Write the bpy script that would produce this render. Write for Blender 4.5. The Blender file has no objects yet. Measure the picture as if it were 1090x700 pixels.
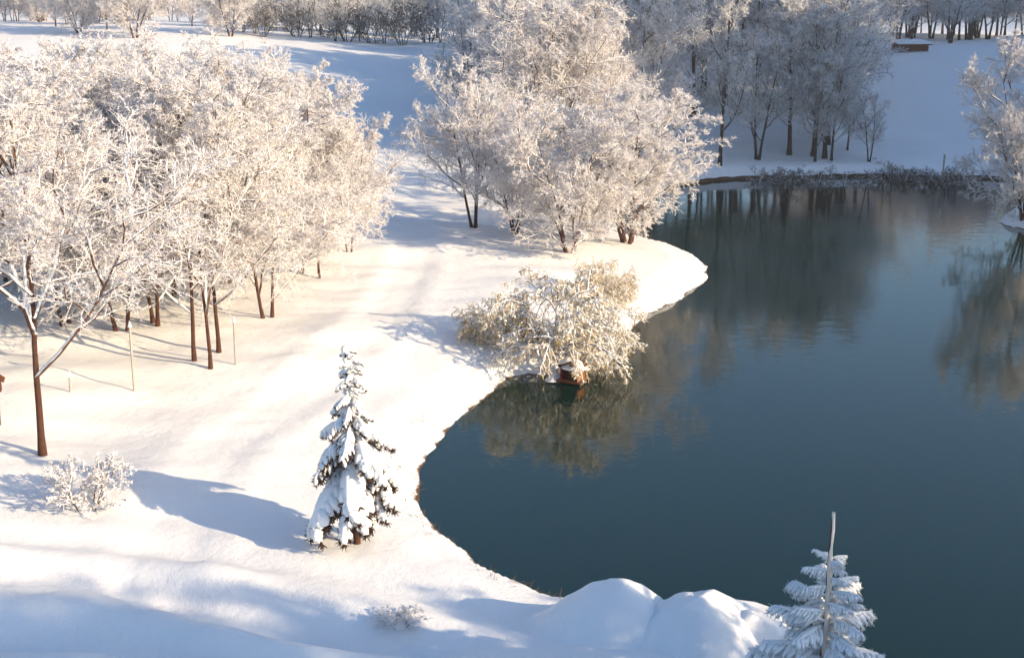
import bpy, math, random
import numpy as np
from mathutils import Vector, Matrix, Euler

# ------------------------------------------------------------------ camera, sky, sun, exposure
SC = bpy.context.scene
COL = SC.collection
PW, PH, FPX = 1090.0, 700.0, 1300.0
PITCH = math.radians(15.07)
CAM_Z = 10.5
cam = bpy.data.cameras.new('camera')
cam.sensor_width = 36.0
cam.lens = 36.0 * FPX / PW
cam.clip_start = 0.1
cam.clip_end = 6000
cam_o = bpy.data.objects.new('camera', cam)
COL.objects.link(cam_o)
cam_o.location = (0, 0, CAM_Z)
cam_o.rotation_euler = (math.pi / 2 - PITCH, 0, 0)
SC.camera = cam_o

SUN_AZ, SUN_EL = math.radians(116.57), math.radians(20)
world = bpy.data.worlds.new('World')
SC.world = world
world.use_nodes = True
wn = world.node_tree.nodes
sky = wn.new('ShaderNodeTexSky')
sky.sky_type = 'NISHITA'
sky.sun_disc = False
sky.sun_elevation = SUN_EL
sky.sun_rotation = SUN_AZ
sky.air_density = 1.0
sky.dust_density = 1.0
sky.ozone_density = 3.0
tint = wn.new('ShaderNodeMix')                      # cold white balance of the film, the same over the whole sky
tint.data_type = 'RGBA'
tint.blend_type = 'MULTIPLY'
tint.inputs['Factor'].default_value = 1.0
tint.inputs['B'].default_value = (0.90, 1.0, 1.05, 1)
world.node_tree.links.new(sky.outputs[0], tint.inputs['A'])
world.node_tree.links.new(tint.outputs['Result'], wn['Background'].inputs[0])
wn['Background'].inputs[1].default_value = 0.13
sun = bpy.data.lights.new('sun', 'SUN')
sun.energy = 5.0
sun.angle = math.radians(0.6)
sun.color = (1.0, 0.775, 0.495)
sun_o = bpy.data.objects.new('sun', sun)
COL.objects.link(sun_o)
sd = Vector((math.sin(SUN_AZ) * math.cos(SUN_EL), math.cos(SUN_AZ) * math.cos(SUN_EL), math.sin(SUN_EL)))
sun_o.rotation_euler = sd.to_track_quat('Z', 'Y').to_euler()
sun_o.location = sd * 100
SC.view_settings.view_transform = 'Standard'
SC.view_settings.look = 'None'
SC.view_settings.gamma = 1.0
SC.view_settings.exposure = 0.74
SC.render.engine = 'CYCLES'
SC.cycles.max_bounces = 4
SC.cycles.diffuse_bounces = 3
SC.cycles.transmission_bounces = 2
SC.cycles.use_adaptive_sampling = True
SC.cycles.adaptive_threshold = 0.04
SC.cycles.glossy_bounces = 2

# ------------------------------------------------------------------ materials
def new_mat(name):
    m = bpy.data.materials.new(name)
    m.use_nodes = True
    nt = m.node_tree
    b = nt.nodes['Principled BSDF']
    return m, nt, b

def N(nt, kind, **kw):
    n = nt.nodes.new(kind)
    for k, v in kw.items():
        setattr(n, k, v)
    return n

def ramp(nt, fac, p0, p1):
    r = N(nt, 'ShaderNodeMapRange')
    r.interpolation_type = 'SMOOTHSTEP'
    r.inputs['From Min'].default_value = p0
    r.inputs['From Max'].default_value = p1
    nt.links.new(fac, r.inputs['Value'])
    return r.outputs[0]

def noise(nt, scale, detail=3.0, coord=None, rough=0.55):
    n = N(nt, 'ShaderNodeTexNoise')
    n.inputs['Scale'].default_value = scale
    n.inputs['Detail'].default_value = detail
    n.inputs['Roughness'].default_value = rough
    if coord is not None:
        nt.links.new(coord, n.inputs['Vector'])
    return n.outputs['Fac']

def mixc(nt, fac, a, b):
    m = N(nt, 'ShaderNodeMix', data_type='RGBA')
    nt.links.new(fac, m.inputs['Factor'])
    for s, v in ((m.inputs['A'], a), (m.inputs['B'], b)):
        if isinstance(v, tuple):
            s.default_value = (*v, 1)
        else:
            nt.links.new(v, s)
    return m.outputs['Result']

def math_n(nt, op, a, b):
    m = N(nt, 'ShaderNodeMath', operation=op)
    for s, v in ((m.inputs[0], a), (m.inputs[1], b)):
        if isinstance(v, (int, float)):
            s.default_value = v
        else:
            nt.links.new(v, s)
    return m.outputs[0]

def bump(nt, b, h, strength, dist):
    n = N(nt, 'ShaderNodeBump')
    n.inputs['Strength'].default_value = strength
    n.inputs['Distance'].default_value = dist
    nt.links.new(h, n.inputs['Height'])
    nt.links.new(n.outputs[0], b.inputs['Normal'])

SNOW = (0.86, 0.865, 0.87)

def mat_snow():
    m, nt, b = new_mat('fresh_snow')
    g = N(nt, 'ShaderNodeNewGeometry')
    f = noise(nt, 0.35, 4, g.outputs['Position'])
    nt.links.new(mixc(nt, f, (0.83, 0.835, 0.845), (0.88, 0.88, 0.88)), b.inputs['Base Color'])
    b.inputs['Roughness'].default_value = 0.55
    b.inputs['Specular IOR Level'].default_value = 0.25
    h1 = noise(nt, 3.0, 6, g.outputs['Position'])
    h2 = noise(nt, 30.0, 3, g.outputs['Position'])
    bump(nt, b, math_n(nt, 'ADD', h1, math_n(nt, 'MULTIPLY', h2, 0.15)), 0.35, 0.08)
    return m

def mat_ground():
    m, nt, b = new_mat('snow_ground')
    g = N(nt, 'ShaderNodeNewGeometry')
    pos = g.outputs['Position']
    sp = N(nt, 'ShaderNodeSeparateXYZ')
    nt.links.new(pos, sp.inputs[0])
    f = noise(nt, 0.35, 4, pos)
    snow = mixc(nt, f, (0.83, 0.835, 0.845), (0.88, 0.88, 0.88))
    e = noise(nt, 2.5, 5, pos)
    earth = mixc(nt, e, (0.025, 0.015, 0.008), (0.14, 0.07, 0.03))
    zz = math_n(nt, 'ADD', sp.outputs['Z'], math_n(nt, 'MULTIPLY', math_n(nt, 'SUBTRACT', noise(nt, 1.8, 4, pos), 0.5), 0.18))
    zz = math_n(nt, 'SUBTRACT', zz, math_n(nt, 'MULTIPLY', ramp(nt, sp.outputs['Y'], 61, 66), 0.16))
    fac = ramp(nt, zz, 0.0, 0.03)
    nt.links.new(mixc(nt, fac, earth, snow), b.inputs['Base Color'])
    b.inputs['Roughness'].default_value = 0.6
    b.inputs['Specular IOR Level'].default_value = 0.25
    h1 = noise(nt, 2.6, 8, pos, 0.62)
    h2 = noise(nt, 28.0, 3, pos)
    bump(nt, b, math_n(nt, 'ADD', h1, math_n(nt, 'MULTIPLY', h2, 0.2)), 0.42, 0.09)
    return m

def mat_water():
    m, nt, b = new_mat('pond_water')
    g = N(nt, 'ShaderNodeNewGeometry')
    pos = g.outputs['Position']
    f = noise(nt, 0.06, 3, pos)
    nt.links.new(mixc(nt, f, (0.0005, 0.014, 0.016), (0.002, 0.020, 0.014)), b.inputs['Base Color'])
    b.inputs['Roughness'].default_value = 0.05
    b.inputs['IOR'].default_value = 1.44
    b.inputs['Specular Tint'].default_value = (1.0, 0.97, 0.80, 1)
    mp = N(nt, 'ShaderNodeMapping')
    mp.inputs['Scale'].default_value = (1.0, 1.6, 1.0)
    nt.links.new(pos, mp.inputs['Vector'])
    h = math_n(nt, 'ADD', noise(nt, 1.1, 3, mp.outputs[0]), math_n(nt, 'MULTIPLY', noise(nt, 5.0, 3, mp.outputs[0]), 0.25))
    bump(nt, b, h, 0.022, 0.25)
    return m

def mat_bark(name, dark, light, t0, t1, scale=9.0, rough=0.85, nz=0.9):
    """bark with snow lying where the surface faces up; t0..t1 = range of the upward normal over which snow takes over"""
    m, nt, b = new_mat(name)
    tc = N(nt, 'ShaderNodeTexCoord')
    g = N(nt, 'ShaderNodeNewGeometry')
    sp = N(nt, 'ShaderNodeSeparateXYZ')
    nt.links.new(g.outputs['Normal'], sp.inputs[0])
    bark = mixc(nt, noise(nt, scale, 4, tc.outputs['Object']), dark, light)
    n2 = noise(nt, scale * 0.35, 3, tc.outputs['Object'])
    v = math_n(nt, 'ADD', sp.outputs['Z'], math_n(nt, 'MULTIPLY', math_n(nt, 'SUBTRACT', n2, 0.5), nz * 2))
    fac = ramp(nt, v, t0, t1)
    nt.links.new(mixc(nt, fac, bark, SNOW), b.inputs['Base Color'])
    b.inputs['Roughness'].default_value = rough
    b.inputs['Specular IOR Level'].default_value = 0.2
    return m

def mat_plain(name, c0, c1, scale=6.0, rough=0.8):
    m, nt, b = new_mat(name)
    tc = N(nt, 'ShaderNodeTexCoord')
    f = noise(nt, scale, 4, tc.outputs['Object'])
    nt.links.new(mixc(nt, f, c0, c1), b.inputs['Base Color'])
    b.inputs['Roughness'].default_value = rough
    b.inputs['Specular IOR Level'].default_value = 0.25
    bump(nt, b, f, 0.4, 0.01)
    return m

def mat_rime():
    """feathery hoarfrost: white, letting part of the light through"""
    m, nt, b = new_mat('rime')
    b.inputs['Base Color'].default_value = (0.90, 0.875, 0.88, 1)
    b.inputs['Roughness'].default_value = 0.7
    b.inputs['Specular IOR Level'].default_value = 0.15
    t = N(nt, 'ShaderNodeBsdfTranslucent')
    t.inputs['Color'].default_value = (0.92, 0.88, 0.87, 1)
    mx_ = N(nt, 'ShaderNodeMixShader')
    mx_.inputs[0].default_value = 0.5
    nt.links.new(b.outputs[0], mx_.inputs[1])
    nt.links.new(t.outputs[0], mx_.inputs[2])
    nt.links.new(mx_.outputs[0], nt.nodes['Material Output'].inputs['Surface'])
    return m

M = {
    'rime': mat_rime(),
    'ground': mat_ground(), 'snow': mat_snow(), 'water': mat_water(),
    'trunk': mat_bark('brown_bark', (0.03, 0.013, 0.009), (0.12, 0.05, 0.03), 0.55, 0.75, 7.0, nz=0.5),
    'branch': mat_bark('snowy_branch', (0.06, 0.028, 0.018), (0.17, 0.085, 0.05), -0.3, 0.1, 7.0, nz=0.6),
    'frost': mat_bark('frosted_twigs', (0.28, 0.155, 0.11), (0.55, 0.38, 0.29), -0.45, 0.0, 2.6, nz=0.75),
    'trunk_far': mat_bark('dark_bark', (0.022, 0.016, 0.014), (0.075, 0.055, 0.045), 0.6, 0.8, 5.0, nz=0.5),
    'branch_far': mat_bark('dark_branch', (0.03, 0.025, 0.022), (0.09, 0.07, 0.06), 0.1, 0.5, 5.0, nz=0.6),
    'twig_far': mat_bark('half_frosted_twigs', (0.05, 0.042, 0.04), (0.12, 0.10, 0.095), -0.5, 0.05, 1.8, nz=0.8),
    'twig_dark': mat_bark('bare_dark_twigs', (0.02, 0.016, 0.015), (0.06, 0.045, 0.04), 0.6, 1.2, 2.0, nz=0.6),
    'willow': mat_bark('tan_willow_twigs', (0.36, 0.24, 0.06), (0.66, 0.46, 0.15), 0.1, 0.6, 2.2, nz=0.8),
    'birch': mat_bark('pale_birch_bark', (0.25, 0.19, 0.15), (0.75, 0.70, 0.64), 0.3, 0.6, 5.0, nz=0.4),
    'needle': mat_plain('dark_needles', (0.022, 0.018, 0.010), (0.11, 0.05, 0.026), 5.0),
    'needle_frost': mat_bark('frosted_needles', (0.05, 0.045, 0.022), (0.14, 0.10, 0.05), -0.5, 0.1, 4.0, nz=0.6),
    'leader': mat_bark('frost_sunlit_leader', (0.66, 0.54, 0.42), (0.85, 0.76, 0.66), -.1, .9, 9.0, nz=.6),  # pale frost, with warm sunlight on the leader painted in as cream
    'dead_grass': mat_plain('dead_grass', (0.10, 0.05, 0.02), (0.30, 0.17, 0.07), 3.0),
    'stake': mat_plain('weathered_stake', (0.25, 0.22, 0.19), (0.55, 0.5, 0.45), 8.0),
    'red': mat_plain('red_paint', (0.16, 0.012, 0.008), (0.26, 0.03, 0.014), 9.0, 0.55),
    'orange': mat_plain('orange_wood', (0.30, 0.10, 0.025), (0.48, 0.19, 0.05), 9.0, 0.6),  # red box's right side, its sunlight painted in as orange
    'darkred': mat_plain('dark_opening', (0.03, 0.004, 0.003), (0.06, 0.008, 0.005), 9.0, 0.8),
    'brown': mat_plain('brown_wood', (0.07, 0.022, 0.012), (0.16, 0.055, 0.025), 9.0),
    'graywood': mat_plain('grey_wood', (0.12, 0.09, 0.07), (0.25, 0.2, 0.16), 9.0),
}

# ------------------------------------------------------------------ helpers
def mesh_np(name, V, F, mat, smooth=True):
    """V (n,3) array, F (m,k) array of equal-sided faces"""
    V = np.asarray(V, np.float32)
    F = np.asarray(F, np.int32)
    me = bpy.data.meshes.new(name)
    me.vertices.add(len(V))
    me.vertices.foreach_set('co', V.ravel())
    k = F.shape[1]
    me.loops.add(F.size)
    me.loops.foreach_set('vertex_index', F.ravel())
    me.polygons.add(len(F))
    me.polygons.foreach_set('loop_start', np.arange(len(F), dtype=np.int32) * k)
    me.polygons.foreach_set('use_smooth', np.full(len(F), smooth))
    me.update(calc_edges=True)
    if mat:
        me.materials.append(M[mat])
    return me

def link(name, me, parent=None):
    o = bpy.data.objects.new(name, me)
    COL.objects.link(o)
    if parent is not None:
        o.parent = parent
    return o

def tag(o, label, cat, group=None):
    o['label'] = label
    o['category'] = cat
    if group:
        o['group'] = group
    return o

def thing(name, label, cat, loc, rz=0.0, group=None, scale=(1, 1, 1)):
    o = link(name, None)
    o.empty_display_size = 0.3
    o.location = loc
    o.rotation_euler = (0, 0, rz)
    o.scale = scale
    return tag(o, label, cat, group)

class MB:
    """collects boxes and tubes as quads"""
    def __init__(self):
        self.v, self.f = [], []
    def box(self, c, s, rot=None):
        n = len(self.v)
        for dx in (-.5, .5):
            for dy in (-.5, .5):
                for dz in (-.5, .5):
                    p = Vector((dx * s[0], dy * s[1], dz * s[2]))
                    if rot is not None:
                        p = rot @ p
                    self.v.append(tuple(p + Vector(c)))
        for q in ((0, 1, 3, 2), (4, 6, 7, 5), (0, 4, 5, 1), (2, 3, 7, 6), (0, 2, 6, 4), (1, 5, 7, 3)):
            self.f.append([n + i for i in q])
        return self
    def mesh(self, name, mat):
        return mesh_np(name, self.v, self.f, mat, False)

# value noise in numpy -------------------------------------------------
_rs = np.random.RandomState(7)
_LAT = _rs.rand(256, 256)
def vnoise(x, y):
    x = np.asarray(x, float); y = np.asarray(y, float)
    xi = np.floor(x).astype(int); yi = np.floor(y).astype(int)
    fx = x - xi; fy = y - yi
    fx = fx * fx * (3 - 2 * fx); fy = fy * fy * (3 - 2 * fy)
    a = _LAT[xi % 256, yi % 256]; b = _LAT[(xi + 1) % 256, yi % 256]
    c = _LAT[xi % 256, (yi + 1) % 256]; d = _LAT[(xi + 1) % 256, (yi + 1) % 256]
    return (a * (1 - fx) + b * fx) * (1 - fy) + (c * (1 - fx) + d * fx) * fy - 0.5

def sstep(a, b, x):
    t = np.clip((x - a) / (b - a), 0, 1)
    return t * t * (3 - 2 * t)

# pixel -> ground ------------------------------------------------------
def ray(px, py):
    u = (px - PW / 2) / FPX
    v = -(py - PH / 2) / FPX
    c, s = math.cos(PITCH), math.sin(PITCH)
    return np.array([u, c + v * s, -s + v * c])       # forward*1 + up*v + right*u

def at_z(px, py, z=0.0):
    d = ray(px, py)
    t = (z - CAM_Z) / d[2]
    return d[0] * t, d[1] * t

# ------------------------------------------------------------------ pond outline
shore_px = [(752, 290), (741, 303), (705, 326), (668, 343), (660, 360), (652, 380), (632, 393), (600, 396), (560, 396),
            (541, 400), (518, 415), (490, 440), (458, 470), (438, 492), (433, 512), (437, 540), (447, 562), (480, 590),
            (520, 615), (560, 640), (600, 654), (650, 657), (720, 660), (790, 668), (832, 690), (862, 725), (950, 775), (1060, 830)]
pond = [at_z(*p) for p in shore_px]
pond += [(14, 13.2), (22, 12.5), (30, 15), (33, 26), (31, 38), (29.5, 48)]
pond += [at_z(*p) for p in [(1120, 247), (1085, 243), (1066, 237), (1074, 228), (1100, 216), (1120, 203), (1090, 193),
                            (1040, 189), (980, 190), (930, 187), (880, 189), (830, 190), (790, 190), (750, 193), (710, 200),
                            (672, 214), (650, 232), (652, 248), (690, 261), (733, 274)]]
def chaikin(p, n=2):
    p = np.array(p)
    for _ in range(n):
        q = np.roll(p, -1, 0)
        p = np.stack([p * .75 + q * .25, p * .25 + q * .75], 1).reshape(-1, 2)
    return p
POND = chaikin(pond, 2)

def pond_dist(x, y):
    """signed distance to the pond edge, positive on land"""
    x = np.asarray(x, float); y = np.asarray(y, float)
    d2 = np.full(x.shape, 1e18)
    inside = np.zeros(x.shape, bool)
    A, B = POND, np.roll(POND, -1, 0)
    for (ax, ay), (bx, by) in zip(A, B):
        ex, ey = bx - ax, by - ay
        t = np.clip(((x - ax) * ex + (y - ay) * ey) / (ex * ex + ey * ey + 1e-12), 0, 1)
        d2 = np.minimum(d2, (x - ax - t * ex) ** 2 + (y - ay - t * ey) ** 2)
        if ay != by:
            cr = ((ay > y) != (by > y)) & (x < (bx - ax) * (y - ay) / (by - ay) + ax)
            inside ^= cr
    d = np.sqrt(d2)
    return np.where(inside, -d, d)

def seg_dist(x, y, pts):
    d2 = np.full(np.shape(x), 1e18)
    for (ax, ay), (bx, by) in zip(pts[:-1], pts[1:]):
        ex, ey = bx - ax, by - ay
        t = np.clip(((x - ax) * ex + (y - ay) * ey) / (ex * ex + ey * ey), 0, 1)
        d2 = np.minimum(d2, (x - ax - t * ex) ** 2 + (y - ay - t * ey) ** 2)
    return np.sqrt(d2)

TRAIL = [at_z(*p, 0.8) for p in [(150, 640), (195, 530), (240, 470), (330, 410), (400, 350), (440, 290), (440, 230), (420, 190)]]

def terrain(x, y):
    x = np.asarray(x, float); y = np.asarray(y, float)
    far = (np.abs(x) > 120) | (y > 180) | (y < -40)
    d = np.full(x.shape, 60.0)
    near = ~far
    if near.any():
        d[near] = pond_dist(x[near], y[near])
    d = d + vnoise(x * .9, y * .9) * 0.28 * sstep(120, 60, y) + vnoise(x * 2.3 + 9, y * 2.3) * 0.07
    z = -1.4 + 1.45 * sstep(-1.6, -0.05, d) + (0.36 + 0.25 * sstep(61, 66, y)) * sstep(-0.04, 0.26, d) + 0.14 * sstep(0.2, 1.4, d)
    land = sstep(0.2, 5.0, d)
    z = z + land * 0.28 + 0.75 * sstep(3, 25, d)
    # wind-drifted undulation
    und = vnoise(x * .16 + 3, y * .34) * 0.55 + vnoise(x * .42, y * .95 + 5) * 0.22 + vnoise(x * 1.1, y * 1.9) * 0.05
    z = z + und * land * 0.8
    # foreground: drifts lying nearly across the view
    fg = sstep(23, 17, y) * sstep(2.5, -1, x) * land
    z = z + fg * 0.40 * np.sin(y * 3.6 + x * 0.9 + 4 * vnoise(x * .3, y * .3)) * (0.5 + vnoise(x * .5, y * .8))
    # the bank rises toward the camera
    z = z + 1.5 * sstep(16, 4, y) + 0.45 * sstep(18.5, 15.5, y) * sstep(0.3, 2.0, d) * sstep(-2, 2, x)
    # trail
    td = seg_dist(np.clip(x, -60, 60), np.clip(y, -20, 120), TRAIL)
    z = z - 0.03 * sstep(0.9, 0.35, td) + 0.025 * np.exp(-((td - 1.15) / .35) ** 2)
    # rise behind the far bank and to the left
    z = z + 4.5 * sstep(72, 122, y - 0.10 * np.abs(x)) * sstep(2, 9, d)
    z = z + 1.6 * sstep(-8, -40, x) * sstep(20, 50, y)
    z = z - 2.0 * sstep(150, 260, y)
    # wooded ridge that closes the valley on the right
    rx = 62 + (y - 50) * 0.16
    z = z + (27.0 - 9.0 * sstep(50, 85, y)) * np.exp(-((x - rx) / 11.5) ** 2) * sstep(33, 46, y) * sstep(150, 112, y)
    z = z + 14 * sstep(75, 140, x) * sstep(20, 70, y)
    return z

def ground_z(x, y):
    return float(terrain(np.array([x]), np.array([y]))[0])

def gp(px, py):
    """point on the ground seen at a pixel"""
    z = 0.5
    for _ in range(25):
        x, y = at_z(px, py, z)
        z = 0.5 * z + 0.5 * ground_z(x, y)
    return x, y, ground_z(x, y)

def axis(fine, lo, hi, mid_lo, mid_hi, mid, ext, ratio):
    a = list(np.arange(lo, hi, fine))
    s, p = mid, hi
    while p < mid_hi:
        a.append(p); p += mid
    while p < ext:
        a.append(p); s *= ratio; p += s
    a.append(ext)
    s, p = mid, lo - mid
    while p > mid_lo:
        a.insert(0, p); p -= mid
    while p > -ext:
        a.insert(0, p); s *= ratio; p -= s
    a.insert(0, -ext)
    return np.array(a)

gx = axis(0.13, -7, 13, -24, 36, 0.32, 2500, 1.14)
gy = axis(0.13, 14.5, 44, 8, 84, 0.34, 2500, 1.14)
GX, GY = np.meshgrid(gx, gy)
GZ = terrain(GX, GY)
V = np.stack([GX.ravel(), GY.ravel(), GZ.ravel()], 1)
nx, ny = len(gx), len(gy)
ii, jj = np.meshgrid(np.arange(nx - 1), np.arange(ny - 1))
base = (jj * nx + ii).ravel()
F = np.stack([base, base + 1, base + nx + 1, base + nx], 1)
g = link('ground', mesh_np('ground', V, F, 'ground'))
g['kind'] = 'structure'

# pond surface: one sheet whose edge runs under the banks
mn, mx = POND.min(0) - 1.2, POND.max(0) + 1.2
wx = np.linspace(mn[0], mx[0], 60); wy = np.linspace(mn[1], mx[1], 90)
WX, WY = np.meshgrid(wx, wy)
ii, jj = np.meshgrid(np.arange(59), np.arange(89))
base = (jj * 60 + ii).ravel()
F = np.stack([base, base + 1, base + 61, base + 60], 1)
wv = np.stack([WX.ravel(), WY.ravel(), np.zeros(WX.size)], 1)
keep = (pond_dist(wv[F].mean(1)[:, 0], wv[F].mean(1)[:, 1]) < 1.3)
w = link('water', mesh_np('water', wv, F[keep], 'water'))
w['kind'] = 'structure'

# ------------------------------------------------------------------ branching plants
def norm(a):
    return a / (np.linalg.norm(a, axis=-1, keepdims=True) + 1e-9)

def grow(rs, start, dirs, length, n, jit, trop):
    """polylines: start (B,3), dirs (B,3), length (B,) -> (B,n,3)"""
    B = len(start)
    P = np.zeros((B, n, 3)); P[:, 0] = start
    d = norm(dirs)
    step = (length / (n - 1))[:, None]
    up = np.array([0, 0, 1.0])
    for i in range(1, n):
        d = norm(d + rs.randn(B, 3) * jit + up * trop)
        P[:, i] = P[:, i - 1] + d * step
    return P

def sample(P, t):
    """P (B,n,3), t (B,m) -> points, tangents (B,m,3)"""
    n = P.shape[1]
    f = t * (n - 1)
    i = np.clip(f.astype(int), 0, n - 2)
    fr = (f - i)[..., None]
    b = np.arange(len(P))[:, None]
    a, c = P[b, i], P[b, i + 1]
    return a * (1 - fr) + c * fr, norm(c - a)

def children(rs, P, L, m, t0, t1, ang, angj, ratio, n, jit, trop, fall=0.45, outward=0.0):
    B = len(P)
    t = t0 + (t1 - t0) * (np.arange(m)[None] + rs.rand(B, m)) / m
    p, T = sample(P, t)
    p = p.reshape(-1, 3); T = T.reshape(-1, 3)
    az = rs.rand(B, 1) * 6.28 + np.arange(m)[None] * 2.4 + rs.randn(B, m) * 0.4
    az = az.reshape(-1)
    ref = np.where(np.abs(T[:, 2:3]) > 0.9, np.array([[1.0, 0, 0]]), np.array([[0, 0, 1.0]]))
    u = norm(np.cross(T, ref)); v = np.cross(T, u)
    a = (ang + rs.randn(len(p)) * angj)[:, None]
    d = np.cos(a) * T + np.sin(a) * (np.cos(az)[:, None] * u + np.sin(az)[:, None] * v)
    if outward:
        o = p.copy(); o[:, 2] = 0
        d = d + outward * norm(o)
    ln = np.repeat(L, m) * ratio * (1 - fall * ((t - t0) / (t1 - t0)).reshape(-1)) * (0.7 + 0.6 * rs.rand(len(p)))
    return grow(rs, p, d, ln, n, jit, trop), ln

def tubes(P, R, k):
    """P (B,n,3), R (B,n) -> V, F(quads)"""
    B, n, _ = P.shape
    T = np.zeros_like(P)
    T[:, 1:-1] = P[:, 2:] - P[:, :-2]; T[:, 0] = P[:, 1] - P[:, 0]; T[:, -1] = P[:, -1] - P[:, -2]
    T = norm(T)
    ref = np.where(np.abs(T[:, :1, 2:3]) > 0.9, np.array([1.0, 0, 0]), np.array([0, 0, 1.0]))
    u = norm(np.cross(T, np.broadcast_to(ref, T.shape))); v = np.cross(T, u)
    a = np.arange(k) * 2 * math.pi / k
    ring = (np.cos(a)[None, None, :, None] * u[:, :, None] + np.sin(a)[None, None, :, None] * v[:, :, None])
    V = P[:, :, None] + ring * R[:, :, None, None]
    idx = np.arange(B * n * k).reshape(B, n, k)
    nxt = np.roll(idx, -1, 2)
    F = np.stack([idx[:, :-1], nxt[:, :-1], nxt[:, 1:], idx[:, 1:]], -1).reshape(-1, 4)
    return V.reshape(-1, 3), F

def join(parts):
    Vs, Fs, n = [], [], 0
    for v, f in parts:
        Vs.append(v); Fs.append(f + n); n += len(v)
    return np.concatenate(Vs), np.concatenate(Fs)

def taper(r0, r1, n, B, p=1.0):
    t = np.linspace(0, 1, n) ** p
    r0 = np.broadcast_to(np.asarray(r0, float), (B,))[:, None]
    return r0 * (1 - t) + r1 * t

OCT_F = np.array([(0, 2, 4), (2, 1, 4), (1, 3, 4), (3, 0, 4), (2, 0, 5), (1, 2, 5), (3, 1, 5), (0, 3, 5)])
def lumps(rs, p, T, size, lift):
    """small irregular snow lumps lying along twigs"""
    B = len(p)
    h = T.copy(); h[:, 2] *= 0.5
    h = norm(h)
    s = norm(np.cross(h, np.array([0, 0, 1.0])))
    upv = np.cross(s, h)
    sz = size * (0.55 + 0.9 * rs.rand(B))[:, None]
    c = p + upv * sz * lift
    off = [h * 2.3, -h * 2.3, s, -s, upv * 0.9, -upv * 0.7]
    V = np.stack([c + o * sz * (0.7 + 0.6 * rs.rand(B, 1)) for o in off], 1)
    F = OCT_F[None] + (np.arange(B) * 6)[:, None, None]
    return V.reshape(-1, 3), F.reshape(-1, 3)

def slivers(rs, Ps, counts, length, width):
    """single tapering blades of rime standing off the twigs"""
    V = []
    for P, m in zip(Ps, counts):
        q, T = sample(P, rs.rand(len(P), m))
        q = q.reshape(-1, 3); T = T.reshape(-1, 3)
        d = norm(T * 0.6 + rs.randn(len(q), 3) * 0.5 + np.array([0, 0, .5]))
        s_ = norm(np.cross(d, rs.randn(len(q), 3)))
        ln = length * (0.5 + rs.rand(len(q), 1)); w_ = width * (0.6 + .8 * rs.rand(len(q), 1))
        V.append(np.stack([q - s_ * w_ * .5, q + s_ * w_ * .5, q + d * ln], 1).reshape(-1, 3))
    V = np.concatenate(V)
    return V, np.arange(len(V)).reshape(-1, 3)

def plant(seed, h=8.5, stems=1, lean=0.0, clear=0.2, tr=0.11, limbs=(11, .62, .75, .10), b2=(10, .50), b3=(9, .46), b4=(8, .50),
          ang=(0.75, 0.8, 0.85, 0.9), trop=(0.02, 0.06, 0.03, 0.0, -0.02), jit=(0.028, .13, .17, .2, .22), tw=(0.012, 0.0075),
          snow=0.25, lump=0.018, fall=0.5, rime=(10, 14), blade=(0.07, 0.015)):
    """returns dict of meshes: trunk, branches, crown, snow"""
    rs = np.random.RandomState(seed)
    az = rs.rand() * 6.28 + np.arange(stems) * 6.28 / stems + rs.randn(stems) * .3
    st = np.stack([np.cos(az) * 0.12 * (stems > 1), np.sin(az) * 0.12 * (stems > 1), np.full(stems, -0.25)], 1)
    ln = lean * (0.6 + 0.8 * rs.rand(stems))
    d = np.stack([np.cos(az) * ln, np.sin(az) * ln, np.ones(stems)], 1)
    L0 = (h * 0.93) * (0.85 + 0.15 * rs.rand(stems)) if stems > 1 else np.array([h * 0.90])
    P0 = grow(rs, st, d, L0, 12, jit[0], trop[0])
    R0 = taper(tr, tr * 0.10, 12, stems, 0.85)
    R0[:, 0] *= 1.35
    P1, L1 = children(rs, P0, L0, limbs[0], clear, 0.97, ang[0], .15, limbs[1], 8, jit[1], trop[1], fall=limbs[2], outward=limbs[3])
    P2, L2 = children(rs, P1, L1, b2[0], 0.2, 1.0, ang[1], .2, b2[1], 6, jit[2], trop[2], fall)
    P3, L3 = children(rs, P2, L2, b3[0], 0.12, 1.0, ang[2], .25, b3[1], 4, jit[3], trop[3], fall)
    P4, L4 = children(rs, P3, L3, b4[0], 0.1, 1.0, ang[3], .3, b4[1], 3, jit[4], trop[4], 0.3)
    r1 = np.clip(0.016 * L1 + 0.008, 0.012, tr * 0.7)
    br = [tubes(P1, taper(r1, 0.008, 8, len(P1)), 5), tubes(P2, taper(np.clip(0.011 * L2 + .009, .008, .05), 0.006, 6, len(P2)), 4)]
    cr = [tubes(P3, taper(tw[0], tw[0] * .6, 4, len(P3)), 3), tubes(P4, taper(tw[1], tw[1] * .45, 3, len(P4)), 3)]
    out = {}
    out['trunk'] = tubes(P0, R0, 9)
    out['branches'] = join(br)
    out['crown'] = join(cr)
    if rime:
        out['rime'] = slivers(rs, (P4, P3), rime, *blade)
    if snow > 0:
        pts, tg = [], []
        for P, m, pr in ((P4, 1, snow * .5), (P3, 3, snow * 0.8), (P2, 7, snow), (P1, 9, snow)):
            t = rs.rand(len(P), m)
            a, b = sample(P, t)
            k = rs.rand(len(P), m) < pr
            pts.append(a[k]); tg.append(b[k])
        out['snow'] = lumps(rs, np.concatenate(pts), np.concatenate(tg), lump, 0.35)
    allz = P4[:, :, 2].max()
    out['h'] = float(max(allz, P0[:, :, 2].max()))
    return out

def plant_meshes(name, data, mats):
    r = {'h': data['h']}
    for k in ('trunk', 'branches', 'crown', 'rime', 'snow'):
        if k in data:
            r[k] = mesh_np(name + '_' + k, *data[k], mats[k])
    return r

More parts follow.
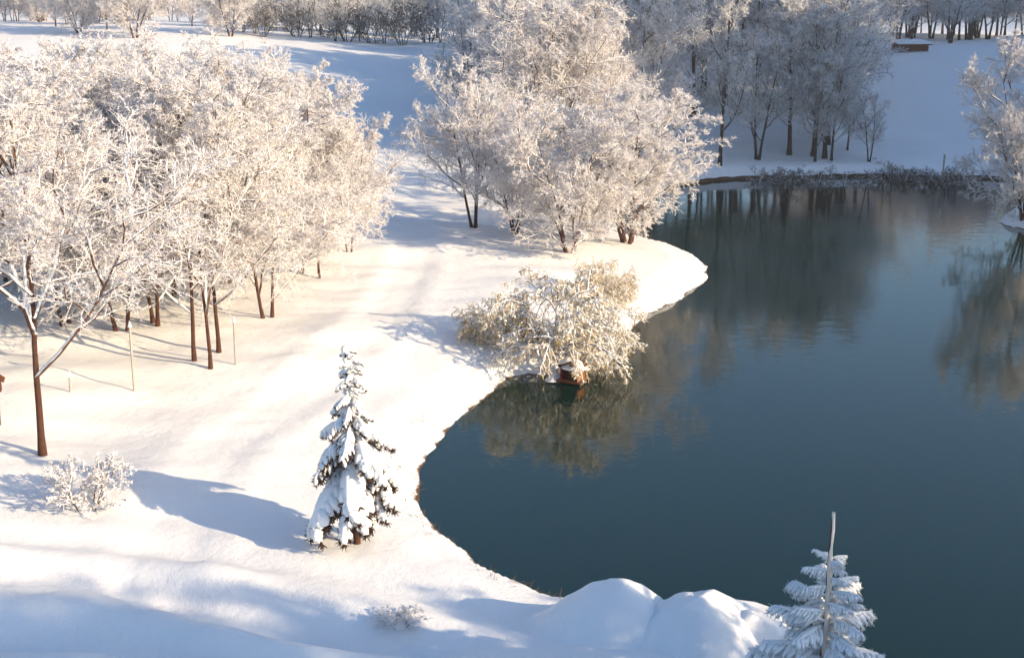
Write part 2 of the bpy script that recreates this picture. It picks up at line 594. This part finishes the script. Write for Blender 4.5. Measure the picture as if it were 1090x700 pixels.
DEC = dict(trunk='trunk', branches='branch', crown='frost', snow='snow', rime='rime')
FARM = dict(trunk='trunk_far', branches='branch_far', crown='twig_far', snow='snow', rime='rime')
DARK = dict(trunk='trunk_far', branches='branch_far', crown='twig_dark', snow='snow', rime='rime')
WIL = dict(trunk='branch', branches='willow', crown='willow', snow='snow', rime='rime')

K = {}
K['young'] = plant_meshes('young', plant(11, h=8.8, clear=.22, tr=.075, limbs=(12, .60, .60, .0), ang=(.55, .7, .8, .9), trop=(.01, .07, .05, .02, 0)), DEC)
K['orchard_a'] = plant_meshes('orchard_a', plant(22, h=8.6, clear=.22, tr=.06, limbs=(13, .52, .5, .1), ang=(.8, .8, .85, .9)), DEC)
K['orchard_b'] = plant_meshes('orchard_b', plant(33, h=8.4, clear=.24, tr=.062, limbs=(13, .58, .5, .1), ang=(.95, .8, .85, .9)), DEC)
K['orchard_c'] = plant_meshes('orchard_c', plant(44, h=8.0, stems=2, lean=.07, clear=.10, tr=.058, limbs=(10, .56, .42, .15), b4=(7, .5)), DEC)
K['multi'] = plant_meshes('multi', plant(55, h=9.0, stems=3, lean=.12, clear=.20, tr=.10, limbs=(9, .52, .4, .3), b2=(9, .5), b3=(8, .46), b4=(6, .5)), DEC)
K['dense'] = plant_meshes('dense', plant(66, h=7.0, stems=4, lean=.26, clear=.05, tr=.07, limbs=(9, .50, .35, .25), b2=(9, .5), b3=(8, .46), b4=(6, .5), trop=(.0, .02, 0, -.03, -.05), snow=.4), DEC)
K['forest_a'] = plant_meshes('forest_a', plant(77, h=12, clear=.16, tr=.16, limbs=(16, .40, .5, .1), b2=(9, .5), b3=(9, .48), b4=(6, .5), tw=(.016, .011), snow=.08, lump=.03, rime=(3, 4), blade=(.10, .024)), FARM)
K['forest_b'] = plant_meshes('forest_b', plant(88, h=12, stems=2, lean=.10, clear=.12, tr=.14, limbs=(10, .42, .5, .1), b2=(9, .5), b3=(8, .48), b4=(6, .5), tw=(.016, .011), snow=.08, lump=.03, rime=(3, 4), blade=(.10, .024)), FARM)
K['brush'] = plant_meshes('brush', plant(99, h=3.2, stems=7, lean=.45, clear=.1, tr=.03, limbs=(6, .5, .4, .1), b2=(5, .5), b3=(5, .5), b4=(4, .5), tw=(.011, .008), snow=.03, lump=.025, rime=None), DARK)
K['weeper'] = plant_meshes('weeper', plant(111, h=2.3, stems=8, lean=.6, clear=.15, tr=.03, limbs=(9, .62, .3, .2), b2=(7, .55), b3=(6, .5), b4=(5, .55), ang=(.7, .8, .8, .8), trop=(-.04, -.12, -.18, -.2, -.15), tw=(.009, .0065), snow=.12, lump=.02, rime=None), WIL)
K['arching'] = plant_meshes('arching', plant(131, h=2.6, stems=4, lean=.35, clear=.25, tr=.045, limbs=(9, .62, .3, .3), b2=(7, .5), b3=(6, .5), b4=(5, .55), ang=(.8, .8, .8, .8), trop=(.0, -.16, -.22, -.2, -.15), tw=(.009, .007), snow=.22, lump=.02, rime=None), dict(trunk='birch', branches='branch', crown='willow', snow='snow', rime='rime'))
K['shrub'] = plant_meshes('shrub', plant(122, h=1.3, stems=7, lean=.55, clear=.15, tr=.02, limbs=(6, .55, .3, .2), b2=(5, .5), b3=(4, .5), b4=(3, .5), tw=(.009, .007), snow=.10, lump=.02, rime=(2, 3), blade=(.05, .012)), DEC)

def put(kind, name, label, cat, loc, h, rz, group=None, widen=1.0):
    s = h / K[kind]['h']
    t = thing(name, label, cat, loc, rz, group, (s * widen, s * widen, s))
    for k in ('trunk', 'branches', 'crown', 'rime', 'snow'):
        if k in K[kind]:
            o = link({'snow': 'snow_load', 'rime': 'frost'}.get(k, k), K[kind][k], t)
            if k in ('snow', 'rime'):
                o['kind'] = 'stuff'
    return t

def height_for(loc, top_px, py_guess=None):
    """height of a thing standing at loc whose top shows at pixel row top_px"""
    d = ray(PW / 2, top_px)
    return CAM_Z + d[2] / d[1] * loc[1] - loc[2]

def put_px(kind, name, label, cat, px, py, top, rz, group=None, widen=1.0):
    loc = gp(px, py)
    return put(kind, name, label, cat, loc, height_for(loc, top), rz, group, widen)

# ------------------------------------------------------------------ left grove
GR = 'frosted trees of the left grove'
put_px('young', 'frosted_tree', 'nearest frosted tree at left, bare dark brown trunk forking low above the snow', 'tree', 45, 484, 42, 2.4, GR, 1.25)
put_px('orchard_a', 'frosted_tree', 'slim frosted tree, leftmost reddish trunk of the three standing close together', 'tree', 207, 384, 42, 1.0, GR, 1.2)
put_px('orchard_b', 'frosted_tree', 'slim frosted tree, foremost reddish trunk of the three standing close together', 'tree', 224, 392, 55, 2.2, GR, 1.1)
put_px('orchard_a', 'frosted_tree', 'slim frosted tree, rightmost reddish trunk of the three standing close together', 'tree', 233, 375, 38, 3.9, GR, 1.2)
rnd = random.Random(5)
for k, (px, py, top, lab) in enumerate([
        (-25, 420, 45, 'frosted tree cut by the left edge behind the nearest tree'),
        (130, 352, 36, 'frosted tree behind the thin pale stake in the left grove'),
        (285, 338, 44, 'frosted tree right of the three reddish trunks, low crown over bright snow'),
        (340, 296, 52, 'frosted tree at the right end of the left grove beside the trail'),
        (372, 268, 95, 'small frosted tree, last of the left grove before the blue slope')]):
    put_px(['orchard_b', 'orchard_c', 'orchard_c', 'orchard_b', 'orchard_c'][k], 'frosted_tree', lab, 'tree', px, py, top, rnd.random() * 6, GR, (1.2, 1.2, 1.1, .95, .85)[k])
for k, (px, py, top) in enumerate([(70, 345, 40), (165, 345, 40), (185, 315, 30), (95, 300, 30), (318, 290, 60), (-30, 350, 35), (10, 300, 30), (245, 300, 38), (120, 285, 26), (300, 272, 45), (200, 262, 40), (40, 262, 38), (262, 250, 52), (140, 240, 48)]):
    put_px(['orchard_c', 'orchard_c', 'orchard_b'][k % 3], 'frosted_tree', 'frosted tree deep in the left grove, trunk hidden behind nearer crowns', 'tree', px, py, top, rnd.random() * 6, 'trees deep in the left grove', 1.25)

# ------------------------------------------------------------------ trees on the spit
GS = 'frosted trees on the spit'
put_px('multi', 'frosted_tree', 'frosted tree with dark twin trunks on the spit above the blue shadow', 'tree', 505, 242, 58, 0.2, GS, .95)
put_px('dense', 'frosted_tree', 'dense rounded frosted tree sweeping low over the tip of the spit', 'tree', 668, 258, 80, 1.2, GS, 1.35)
put_px('dense', 'frosted_tree', 'dense frosted tree in the middle of the spit with reddish stems', 'tree', 606, 268, 95, 3.0, GS, 1.2)
put_px('orchard_a', 'frosted_tree', 'tallest frosted tree of the spit, top rising out of the picture', 'tree', 575, 226, -35, 2.5, GS, 1.1)
put_px('dense', 'frosted_tree', 'low frosted tree between the twin trunks and the middle of the spit', 'tree', 548, 248, 110, 4.4, GS, 1.0)
put_px('orchard_b', 'frosted_tree', 'pale frosted tree behind the spit trees, upper right against the dark wood', 'tree', 640, 222, 0, 5.1, GS, .8)

put_px('orchard_b', 'frosted_tree', 'tall frosted tree right behind the tallest of the spit, top out of the picture', 'tree', 612, 224, -30, 1.1, GS, 1.0)
for k, (x, y, h) in enumerate([(-0.5, 75, 11.5), (2.0, 71, 11.5), (5.0, 76, 13.0), (7.5, 72, 12.0), (2.5, 80, 13), (9, 79, 13)]):
    put(['orchard_a', 'orchard_b', 'forest_a'][k % 3], 'frosted_tree', 'tall frosted tree behind the spit, trunk hidden by the spit trees', 'tree',
        (x, y, ground_z(x, y)), h, k * 1.9, 'tall trees behind the spit', 1.1)

# ------------------------------------------------------------------ shrubs at the pond edge
put_px('weeper', 'weeping_shrub', 'tan drooping shrub beside the blue shadow, left of the red box', 'shrub', 530, 362, 306, 0.3, 'snowy shrubs at the pond edge', .9)
put_px('arching', 'weeping_shrub', 'largest snow-laden drooping shrub over the water above the red box', 'shrub', 590, 387, 284, 2.0, 'snowy shrubs at the pond edge', .95)
put_px('arching', 'weeping_shrub', 'snow-laden shrub trailing its branches into the water right of the red box', 'shrub', 638, 381, 312, 5.0, 'snowy shrubs at the pond edge', 1.05)
put_px('weeper', 'weeping_shrub', 'brownish drooping shrub behind the red box, nearest the spit trees', 'shrub', 645, 320, 272, 4.0, 'snowy shrubs at the pond edge', .9)
put_px('shrub', 'small_shrub', 'small twiggy snow-covered bush on the open snow at left', 'shrub', 93, 540, 484, 0.7, None, 1.0)
put_px('shrub', 'small_shrub', 'low buried shrub making a blue dimple in the shaded foreground snow', 'shrub', 425, 666, 648, 0.7, None, 1.9)

# ------------------------------------------------------------------ far bank wood
GF = 'trees of the shaded far wood'
put_px('forest_a', 'tall_dark_tree', 'tall tree with straight dark bare trunk on the far bank', 'tree', 766, 176, -60, .3, GF, .8)
for k, (px, py, top, lab) in enumerate([
        (806, 170, 20, 'grey tree with short dark trunk right of the tall dark trunk'),
        (868, 172, 60, 'left of two low-branching grey trees before the blue slope'),
        (925, 172, 92, 'small grey tree at the right edge of the far wood'),
        (902, 160, 70, 'grey tree leaning out over the blue slope at the edge of the far wood'),
        (885, 171, 50, 'right of two low-branching grey trees before the blue slope')]):
    put_px(['forest_b', 'forest_b', 'forest_b', 'forest_a', 'forest_a'][k], 'grey_tree', lab, 'tree', px, py, top, 1.0 + k * 1.7, GF, 1.0)
for k in range(66):
    x = rnd.uniform(-3, 36)
    y = rnd.uniform(77, 122)
    if x > 0.30 * y - 1.0:
        x = 0.30 * y - 1 - rnd.random() * 6
    put(['forest_a', 'forest_b'][k % 2], 'grey_tree', 'grey half-frosted tree in the thick of the shaded far wood', 'tree',
        (x, y, ground_z(x, y)), rnd.uniform(9.5, 13.5), rnd.random() * 6, 'thick of the shaded far wood', 1.15)
# wood along the crests
for k in range(16):
    x = -27 + k * 1.35 + rnd.uniform(-.5, .5)
    y = 124 + rnd.uniform(-2, 5)
    put(['brush', 'forest_b'][k % 2], 'crest_tree', 'dark little tree in the row along the crest at upper left', 'tree',
        (x, y, ground_z(x, y)), rnd.uniform(3.2, 5.0), rnd.random() * 6, 'row along the upper left crest', 1.2)
for k in range(46):
    x = rnd.uniform(-74, -24)
    y = rnd.uniform(112, 175) + max(0, -x - 50) * .3
    put(['dense', 'orchard_c'][k % 2], 'misty_tree', 'pale frosted tree in the mist at the upper left', 'tree',
        (x, y, ground_z(x, y)), rnd.uniform(5.5, 8.5), rnd.random() * 6, 'trees in the mist', 1.15)
for k in range(14):
    x = -22 + k * 1.9 + rnd.uniform(-.8, .8)
    y = 137 + rnd.uniform(-4, 8)
    put(['orchard_c', 'forest_a'][k % 2], 'crest_tree', 'pale tree standing behind the dark row on the upper left crest', 'tree',
        (x, y, ground_z(x, y)), rnd.uniform(7, 10), rnd.random() * 6, 'pale trees behind the crest row', 1.15)
for k in range(56):
    x = 33 + (k % 40) * .85 + (k > 39) * 10 + rnd.uniform(-.7, .7)
    y = 127 + rnd.uniform(-2, 26) + (k > 39) * 14
    put(['forest_a', 'forest_b'][k % 2], 'crest_tree', 'dark tree in the row above the blue slope at upper right', 'tree',
        (x, y, ground_z(x, y)), rnd.uniform(7, 11), rnd.random() * 6, 'row above the blue slope', 1.25)
# brush at the far waterline
for k, (px, top, lab) in enumerate([(822, 172, 'dark brush clump, leftmost on the far waterline'), (858, 174, 'dark brush clump second from left on the far waterline'),
                                    (950, 172, 'low dark brush on the far waterline below the blue slope'), (985, 172, 'dark brush beside the pale far stake'),
                                    (1020, 171, 'dark brush at the right end of the far waterline'), (905, 178, 'smallest dark brush on the far waterline'), (1005, 175, 'dark brush just right of the pale far stake'), (965, 174, 'dark brush left of the pale far stake'), (842, 177, 'thin dark brush between the two leftmost clumps')]):
    put_px('brush', 'shore_brush', lab, 'brush', px, 187, top, k * 1.3, 'brush on the far waterline', 1.5)
# right-hand tree
put_px('dense', 'frosted_tree', 'sunlit frosted tree leaning over the water at the right edge', 'tree', 1092, 232, 25, 2.0, None, .95)

# ridge wood and bank trees outside the frame: they cast the shade on the far bank and the foreground
for k in range(34):
    y = 42 + k * 1.9
    x = 62 + (y - 50) * 0.16 + rnd.uniform(-5, 4)
    put(['forest_a', 'forest_b'][k % 2], 'ridge_tree', 'tree on the wooded ridge beyond the right edge', 'tree',
        (x, y, ground_z(x, y)), rnd.uniform(11, 14), rnd.random() * 6, 'trees on the ridge', 1.1)
for k, (kd, x, y, h) in enumerate([('dense', 13.5, 10.9, 5.3), ('orchard_a', 15.5, 7.4, 7.0), ('forest_a', 17, 5.2, 9.5), ('forest_b', 19, 6.0, 7.6), ('orchard_b', 18, 3.8, 9.5), ('orchard_a', 22, 1.6, 11), ('forest_b', 21.5, 2.6, 11), ('forest_a', 26, -1.5, 13)]):
    put(kd, 'bank_tree', 'tree on the near bank beyond the right edge', 'tree',
        (x, y, ground_z(x, y)), h, k * 1.1, 'trees on the near bank', 1.0)

# ------------------------------------------------------------------ conifers
def bough_variant(seed, fingers, droop, thick, needle_r, snow_on=True):
    rs = np.random.RandomState(seed)
    s = np.linspace(0, 1, 8)
    sp = np.stack([s, 0.05 * np.sin(s * 3 + seed), 0.10 * s - droop * s ** 2], 1)[None]
    t = np.linspace(0.18, 0.97, fingers)
    p, T = sample(sp, t[None])
    p, T = p[0], T[0]
    side = np.where(np.arange(fingers) % 2 == 0, 1.0, -1.0)
    d = T * 0.75 + np.stack([np.zeros(fingers), side * 0.8, -0.15 - 0.25 * rs.rand(fingers)], 1)
    ln = 0.42 * (1.15 - 0.75 * t) * (0.75 + 0.5 * rs.rand(fingers))
    fg = grow(rs, p, d, ln, 5, 0.08, -0.16 * (1 + droop))
    wood = [tubes(sp, taper(.016, .004, 8, 1), 5), tubes(fg, taper(.008, .003, 5, fingers), 3)]
    # needles
    nd = []
    for P, m in ((sp, 120), (fg, 46)):
        tt = rs.rand(len(P), m)
        q, TT = sample(P, tt)
        q = q.reshape(-1, 3); TT = TT.reshape(-1, 3)
        dd = norm(TT * 0.7 + rs.randn(len(q), 3) * 0.6 + np.array([0, 0, -.15]))
        nd.append(tubes(grow(rs, q, dd, 0.06 + 0.07 * rs.rand(len(q)), 2, 0, 0), taper(needle_r, needle_r * .3, 2, len(q)), 3))
    B = join(wood + nd)
    sn = []
    for P, r in ((sp, thick * 1.15), (fg, thick)):
        Q = P.copy(); Q[:, :, 2] += r * .55
        n = P.shape[1]
        prof = np.sin(np.linspace(0.25, math.pi - .12, n)) ** .6
        R = r * prof[None] * (0.75 + 0.5 * rs.rand(len(P), n))
        # refine for a lumpy look
        sn.append(tubes(Q, R, 7))
    Sn = join(sn)
    Sn[0][:] += (rs.rand(*Sn[0].shape) - .5) * thick * .35
    return B, Sn

def conifer(label, loc, h, profile, n, seed, variants, snow_mat, needle_mat, trunk_r, pitch, snow_p=1.0, gap=False):
    rs = np.random.RandomState(seed)
    t = thing('snowy_conifer', label, 'conifer', loc)
    P = grow(rs, np.array([[0, 0, -.2]]), np.array([[0, 0, 1.0]]), np.array([h + .2]), 14, .012, .05)
    link('trunk', mesh_np('conifer_trunk', *tubes(P, taper(trunk_r, trunk_r * .18, 14, 1), 9), 'trunk'), t)
    for k in range(n):
        f = (k + .5) / n
        z = profile[0] + (profile[1] - profile[0]) * f
        az = k * 2.4 + rs.randn() * .25
        if gap and f > .35 and math.cos(az - math.radians(-105)) > .86:
            az += .75
        L = float(np.interp(z / h, profile[2], profile[3])) * h * rs.uniform(.72, 1.25)
        bm, sm = variants[k % len(variants)]
        b = link('bough', bm, t)
        b.location = (float(P[0, :, 0].mean()) * 0, 0, z)
        b.rotation_euler = Euler((rs.randn() * .2, pitch(f) + rs.randn() * .12, az), 'XYZ')
        b.scale = (L, L, L)
        if rs.rand() < snow_p:
            link('snow', sm, b)
    return t, P

var_heavy = []
for q in range(4):
    B, Sn = bough_variant(200 + q, 13, .55, .05 + .014 * q, .014)
    var_heavy.append((mesh_np('bough', *B, 'needle'), mesh_np('bough_snow', *Sn, 'snow')))
var_light = []
for q in range(4):
    B, Sn = bough_variant(300 + q, 15, .18, .05, .011)
    var_light.append((mesh_np('bough', *B, 'needle_frost'), mesh_np('bough_snow', *Sn, 'snow')))

loc = gp(380, 578)
hh = height_for(loc, 366)
ct, P = conifer('slender conifer bent under heavy snow at the pond shore, dark red-brown trunk', loc, hh, (hh * .27, hh * .98, [0, .12, .3, .5, .64, .72, .78, 1], [.17, .22, .255, .225, .165, .10, .075, .045]),
        60, 5, var_heavy, 'snow', 'needle', .075, lambda f: 0.50 - 0.75 * f, 1.0)

rs = np.random.RandomState(77)
q, T = sample(P, 0.62 + 0.38 * rs.rand(1, 60))
o = link('spire_snow', mesh_np('spire_snow', *lumps(rs, q[0] + rs.randn(60, 3) * .02, norm(rs.randn(60, 3) + np.array([0, 0, 1.0])), .045, .1), 'snow'), ct)
o['kind'] = 'stuff'
x, y = at_z(876, 700, 2.0)
loc = (x, y, ground_z(x, y))
hh = height_for(loc, 546)
sp, P = conifer('small frosted spruce with long pale leader at the bottom right corner', loc, hh, (hh * .12, hh * .80, [0, .3, .5, .7, .80, 1], [.30, .25, .195, .125, .058, .02]),
                44, 8, var_light, 'snow', 'needle_frost', .06, lambda f: -0.05 - 0.35 * f, 1.0, True)
z0 = hh * .70
link('leader_frost', mesh_np('leader', *tubes(np.stack([np.zeros(9), np.zeros(9) - .01, np.linspace(hh * .3, hh + .02, 9)], 1)[None] + (np.random.RandomState(4).rand(1, 9, 3) - .5) * .014, taper(.042, .026, 9, 1) * (0.8 + .4 * np.random.RandomState(3).rand(1, 9)), 8), 'leader'), sp)  # frosted leader whose sunlit cream comes from its colour

# ------------------------------------------------------------------ snow mounds on the near bank
def dome(seed, rx, ry, rz, seg=40, rings=18):
    rs = np.random.RandomState(seed)
    a = np.linspace(0, 2 * math.pi, seg, endpoint=False)
    r = np.linspace(0, 1, rings)
    A, R = np.meshgrid(a, r)
    ed = 1 + .12 * np.sin(2 * A + seed) + .06 * np.sin(3 * A + seed * 2)
    Z = rz * (0.5 + 0.5 * np.cos(np.clip(R, 0, 1) * math.pi)) ** .9
    X = rx * R * np.cos(A) * ed; Y = ry * R * np.sin(A) * ed
    Z = Z * (1 + .35 * vnoise(X * 1.5 + seed, Y * 1.5)) + .16 * vnoise(X * 3.1, Y * 3.1 + seed) * (1 - R) + .07 * vnoise(X * 6, Y * 6 + seed) - .09
    idx = np.arange(seg * rings).reshape(rings, seg); nx_ = np.roll(idx, -1, 1)
    F = np.stack([idx[:-1], nx_[:-1], nx_[1:], idx[1:]], -1).reshape(-1, 4)
    return mesh_np('snow_mound', np.stack([X.ravel(), Y.ravel(), Z.ravel()], 1), F, 'snow')

for (px, py, w_, top, lab, sd_) in [(662, 676, 1.55, 617, 'taller rounded snow mound on the near bank, leftmost of the three', 3),
                                    (742, 684, 1.75, 634, 'broader rounded snow mound on the near bank, middle of the three', 6),
                                    (806, 694, 1.4, 658, 'lowest snow mound of the near bank, beside the small frosted spruce', 8)]:
    x, y, z = gp(px, py)
    hh = height_for((x, y, z), top)
    o = link('snow_mound', dome(sd_, w_, w_ * .9, hh + .09))
    o.location = (x, y, z)
    tag(o, lab, 'snow mound', 'snow mounds on the near bank')

# ------------------------------------------------------------------ duck house at the water's edge
x, y = at_z(607, 397, 0.12)
t = thing('duck_house', 'tiny red wooden box house with snow roof at the pond edge', 'duck house', (x + .03, y - .5, 0.05), -0.45)
b = MB()
b.box((0, 0, .03), (.72, .6, .06))
link('platform', b.mesh('platform', 'brown'), t)
b = MB().box((-.24, 0, .26), (.04, .5, .4)).box((.24, 0, .26), (.04, .5, .4)).box((0, .23, .26), (.44, .04, .4)).box((0, -.23, .43), (.44, .04, .06))
link('wall', b.mesh('wall', 'red'), t)
link('side_panel', MB().box((.275, 0, .25), (.025, .46, .36)).mesh('panel', 'orange'), t)  # thin board giving the box's right side its painted sunlight
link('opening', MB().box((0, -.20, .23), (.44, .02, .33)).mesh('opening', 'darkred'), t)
rf = link('roof', MB().box((-.17, 0, .52), (.42, .62, .03), Euler((0, -.35, 0)).to_matrix()).box((.17, 0, .52), (.42, .62, .03), Euler((0, .35, 0)).to_matrix()).mesh('roof', 'brown'), t)
o = link('snow', dome(9, .48, .42, .26), rf)
o.location = (0, 0, .53)
o = link('snow', dome(12, .30, .34, .2), t)
o.location = (-.5, -.02, .07)

# ------------------------------------------------------------------ stakes
def stake(px, py, top, label, group=None, r=.03, lean=0.02):
    loc = gp(px, py)
    h = height_for(loc, top)
    t = thing('garden_stake', label, 'stake', loc, 0, group)
    P = np.array([[[0, 0, -.2], [lean * .5, 0, h * .5], [lean, 0, h]]])
    link('post', mesh_np('post', *tubes(P, np.array([[r, r * .95, r * .9]]), 6), 'stake'), t)
    o = link('snow_cap', dome(4, r * 2, r * 2, r * 3, 10, 6), t)
    o.location = (lean, 0, h)
stake(143, 416, 345, 'tall thin pale stake standing in the snow left of the reddish trunks')
stake(75, 417, 398, 'short pale stake just right of the nearest tree trunk')
stake(251, 388, 340, 'thin grey stake just right of the reddish trunks')
stake(1003, 190, 163, 'pale thin stake at the far waterline among dark brush', r=.06)

# ------------------------------------------------------------------ bird house at the left edge
x, y, z = gp(0, 452)
hh = height_for((x, y, z), 416)
t = thing('bird_house', 'reddish brown bird house cut off by the left edge', 'bird house', (x, y, z), 0.3)
link('post', MB().box((0, 0, hh * .5 - .1), (.06, .06, hh + .2)).mesh('post', 'graywood'), t)
link('body', MB().box((0, 0, hh + .14), (.24, .24, .28)).mesh('body', 'brown'), t)
link('roof', MB().box((-.1, 0, hh + .33), (.26, .34, .03), Euler((0, -.7, 0)).to_matrix()).box((.1, 0, hh + .33), (.26, .34, .03), Euler((0, .7, 0)).to_matrix()).mesh('roof', 'brown'), t)

# ------------------------------------------------------------------ shed on the crest at upper right
x, y, z = gp(968, 54)
t = thing('low_shed', 'low brown shed under the trees above the blue slope', 'shed', (x, y, z), 0.2)
link('wall', MB().box((0, 0, .3), (3.0, 1.4, .6)).mesh('wall', 'brown'), t)
link('roof', MB().box((0, 0, .68), (3.4, 1.9, .08), Euler((.15, 0, 0)).to_matrix()).mesh('roof', 'brown'), t)
o = link('snow', MB().box((0, 0, .80), (3.3, 1.8, .14), Euler((.15, 0, 0)).to_matrix()).mesh('snow', 'snow'), t)

# ------------------------------------------------------------------ dead grass hanging over the bank
rs = np.random.RandomState(21)
A, B = POND, np.roll(POND, -1, 0)
seg = np.linalg.norm(B - A, axis=1)
pick = rs.choice(len(A), 16000, p=seg / seg.sum())
tt = rs.rand(16000, 1)
q = A[pick] * (1 - tt) + B[pick] * tt + rs.randn(16000, 2) * .22
dd = pond_dist(q[:, 0], q[:, 1])
zz = terrain(q[:, 0], q[:, 1])
dens = 0.5 + vnoise(q[:, 0] * .7 + 40, q[:, 1] * .7)
k = (zz > 0.02) & (zz < 0.5) & (dens > rs.rand(16000) * 1.1 + .12) & (q[:, 0] < 14) & (q[:, 1] > 14)
q, zz = q[k], zz[k]
n = len(q)
root = np.concatenate([q, zz[:, None] - .02], 1)
toward = rs.randn(n, 3) * .55 + np.array([.25, -.2, .55])
blades = grow(rs, root, toward, .10 + .16 * rs.rand(n), 3, .1, -.25)
o = link('bank_grass', mesh_np('bank_grass', *tubes(blades, taper(.006, .002, 3, n), 3), 'dead_grass'))
o['kind'] = 'stuff'
tag(o, 'short dead brown grass fringing the snowy pond bank', 'grass')

# ------------------------------------------------------------------ thin winter haze over the whole valley
hm = bpy.data.materials.new('winter_haze')
hm.use_nodes = True
hn = hm.node_tree.nodes
hn.remove(hn['Principled BSDF'])
pv = hn.new('ShaderNodeVolumePrincipled')
pv.inputs['Color'].default_value = (0.97, 0.97, 0.97, 1)
pv.inputs['Density'].default_value = 0.0007
pv.inputs['Anisotropy'].default_value = 0.2
hm.node_tree.links.new(pv.outputs[0], hn['Material Output'].inputs['Volume'])
hb = MB().box((0, 100, 22.5), (800, 800, 50))
hz = link('haze', hb.mesh('haze', None))
hz.data.materials.append(hm)
hz['kind'] = 'stuff'
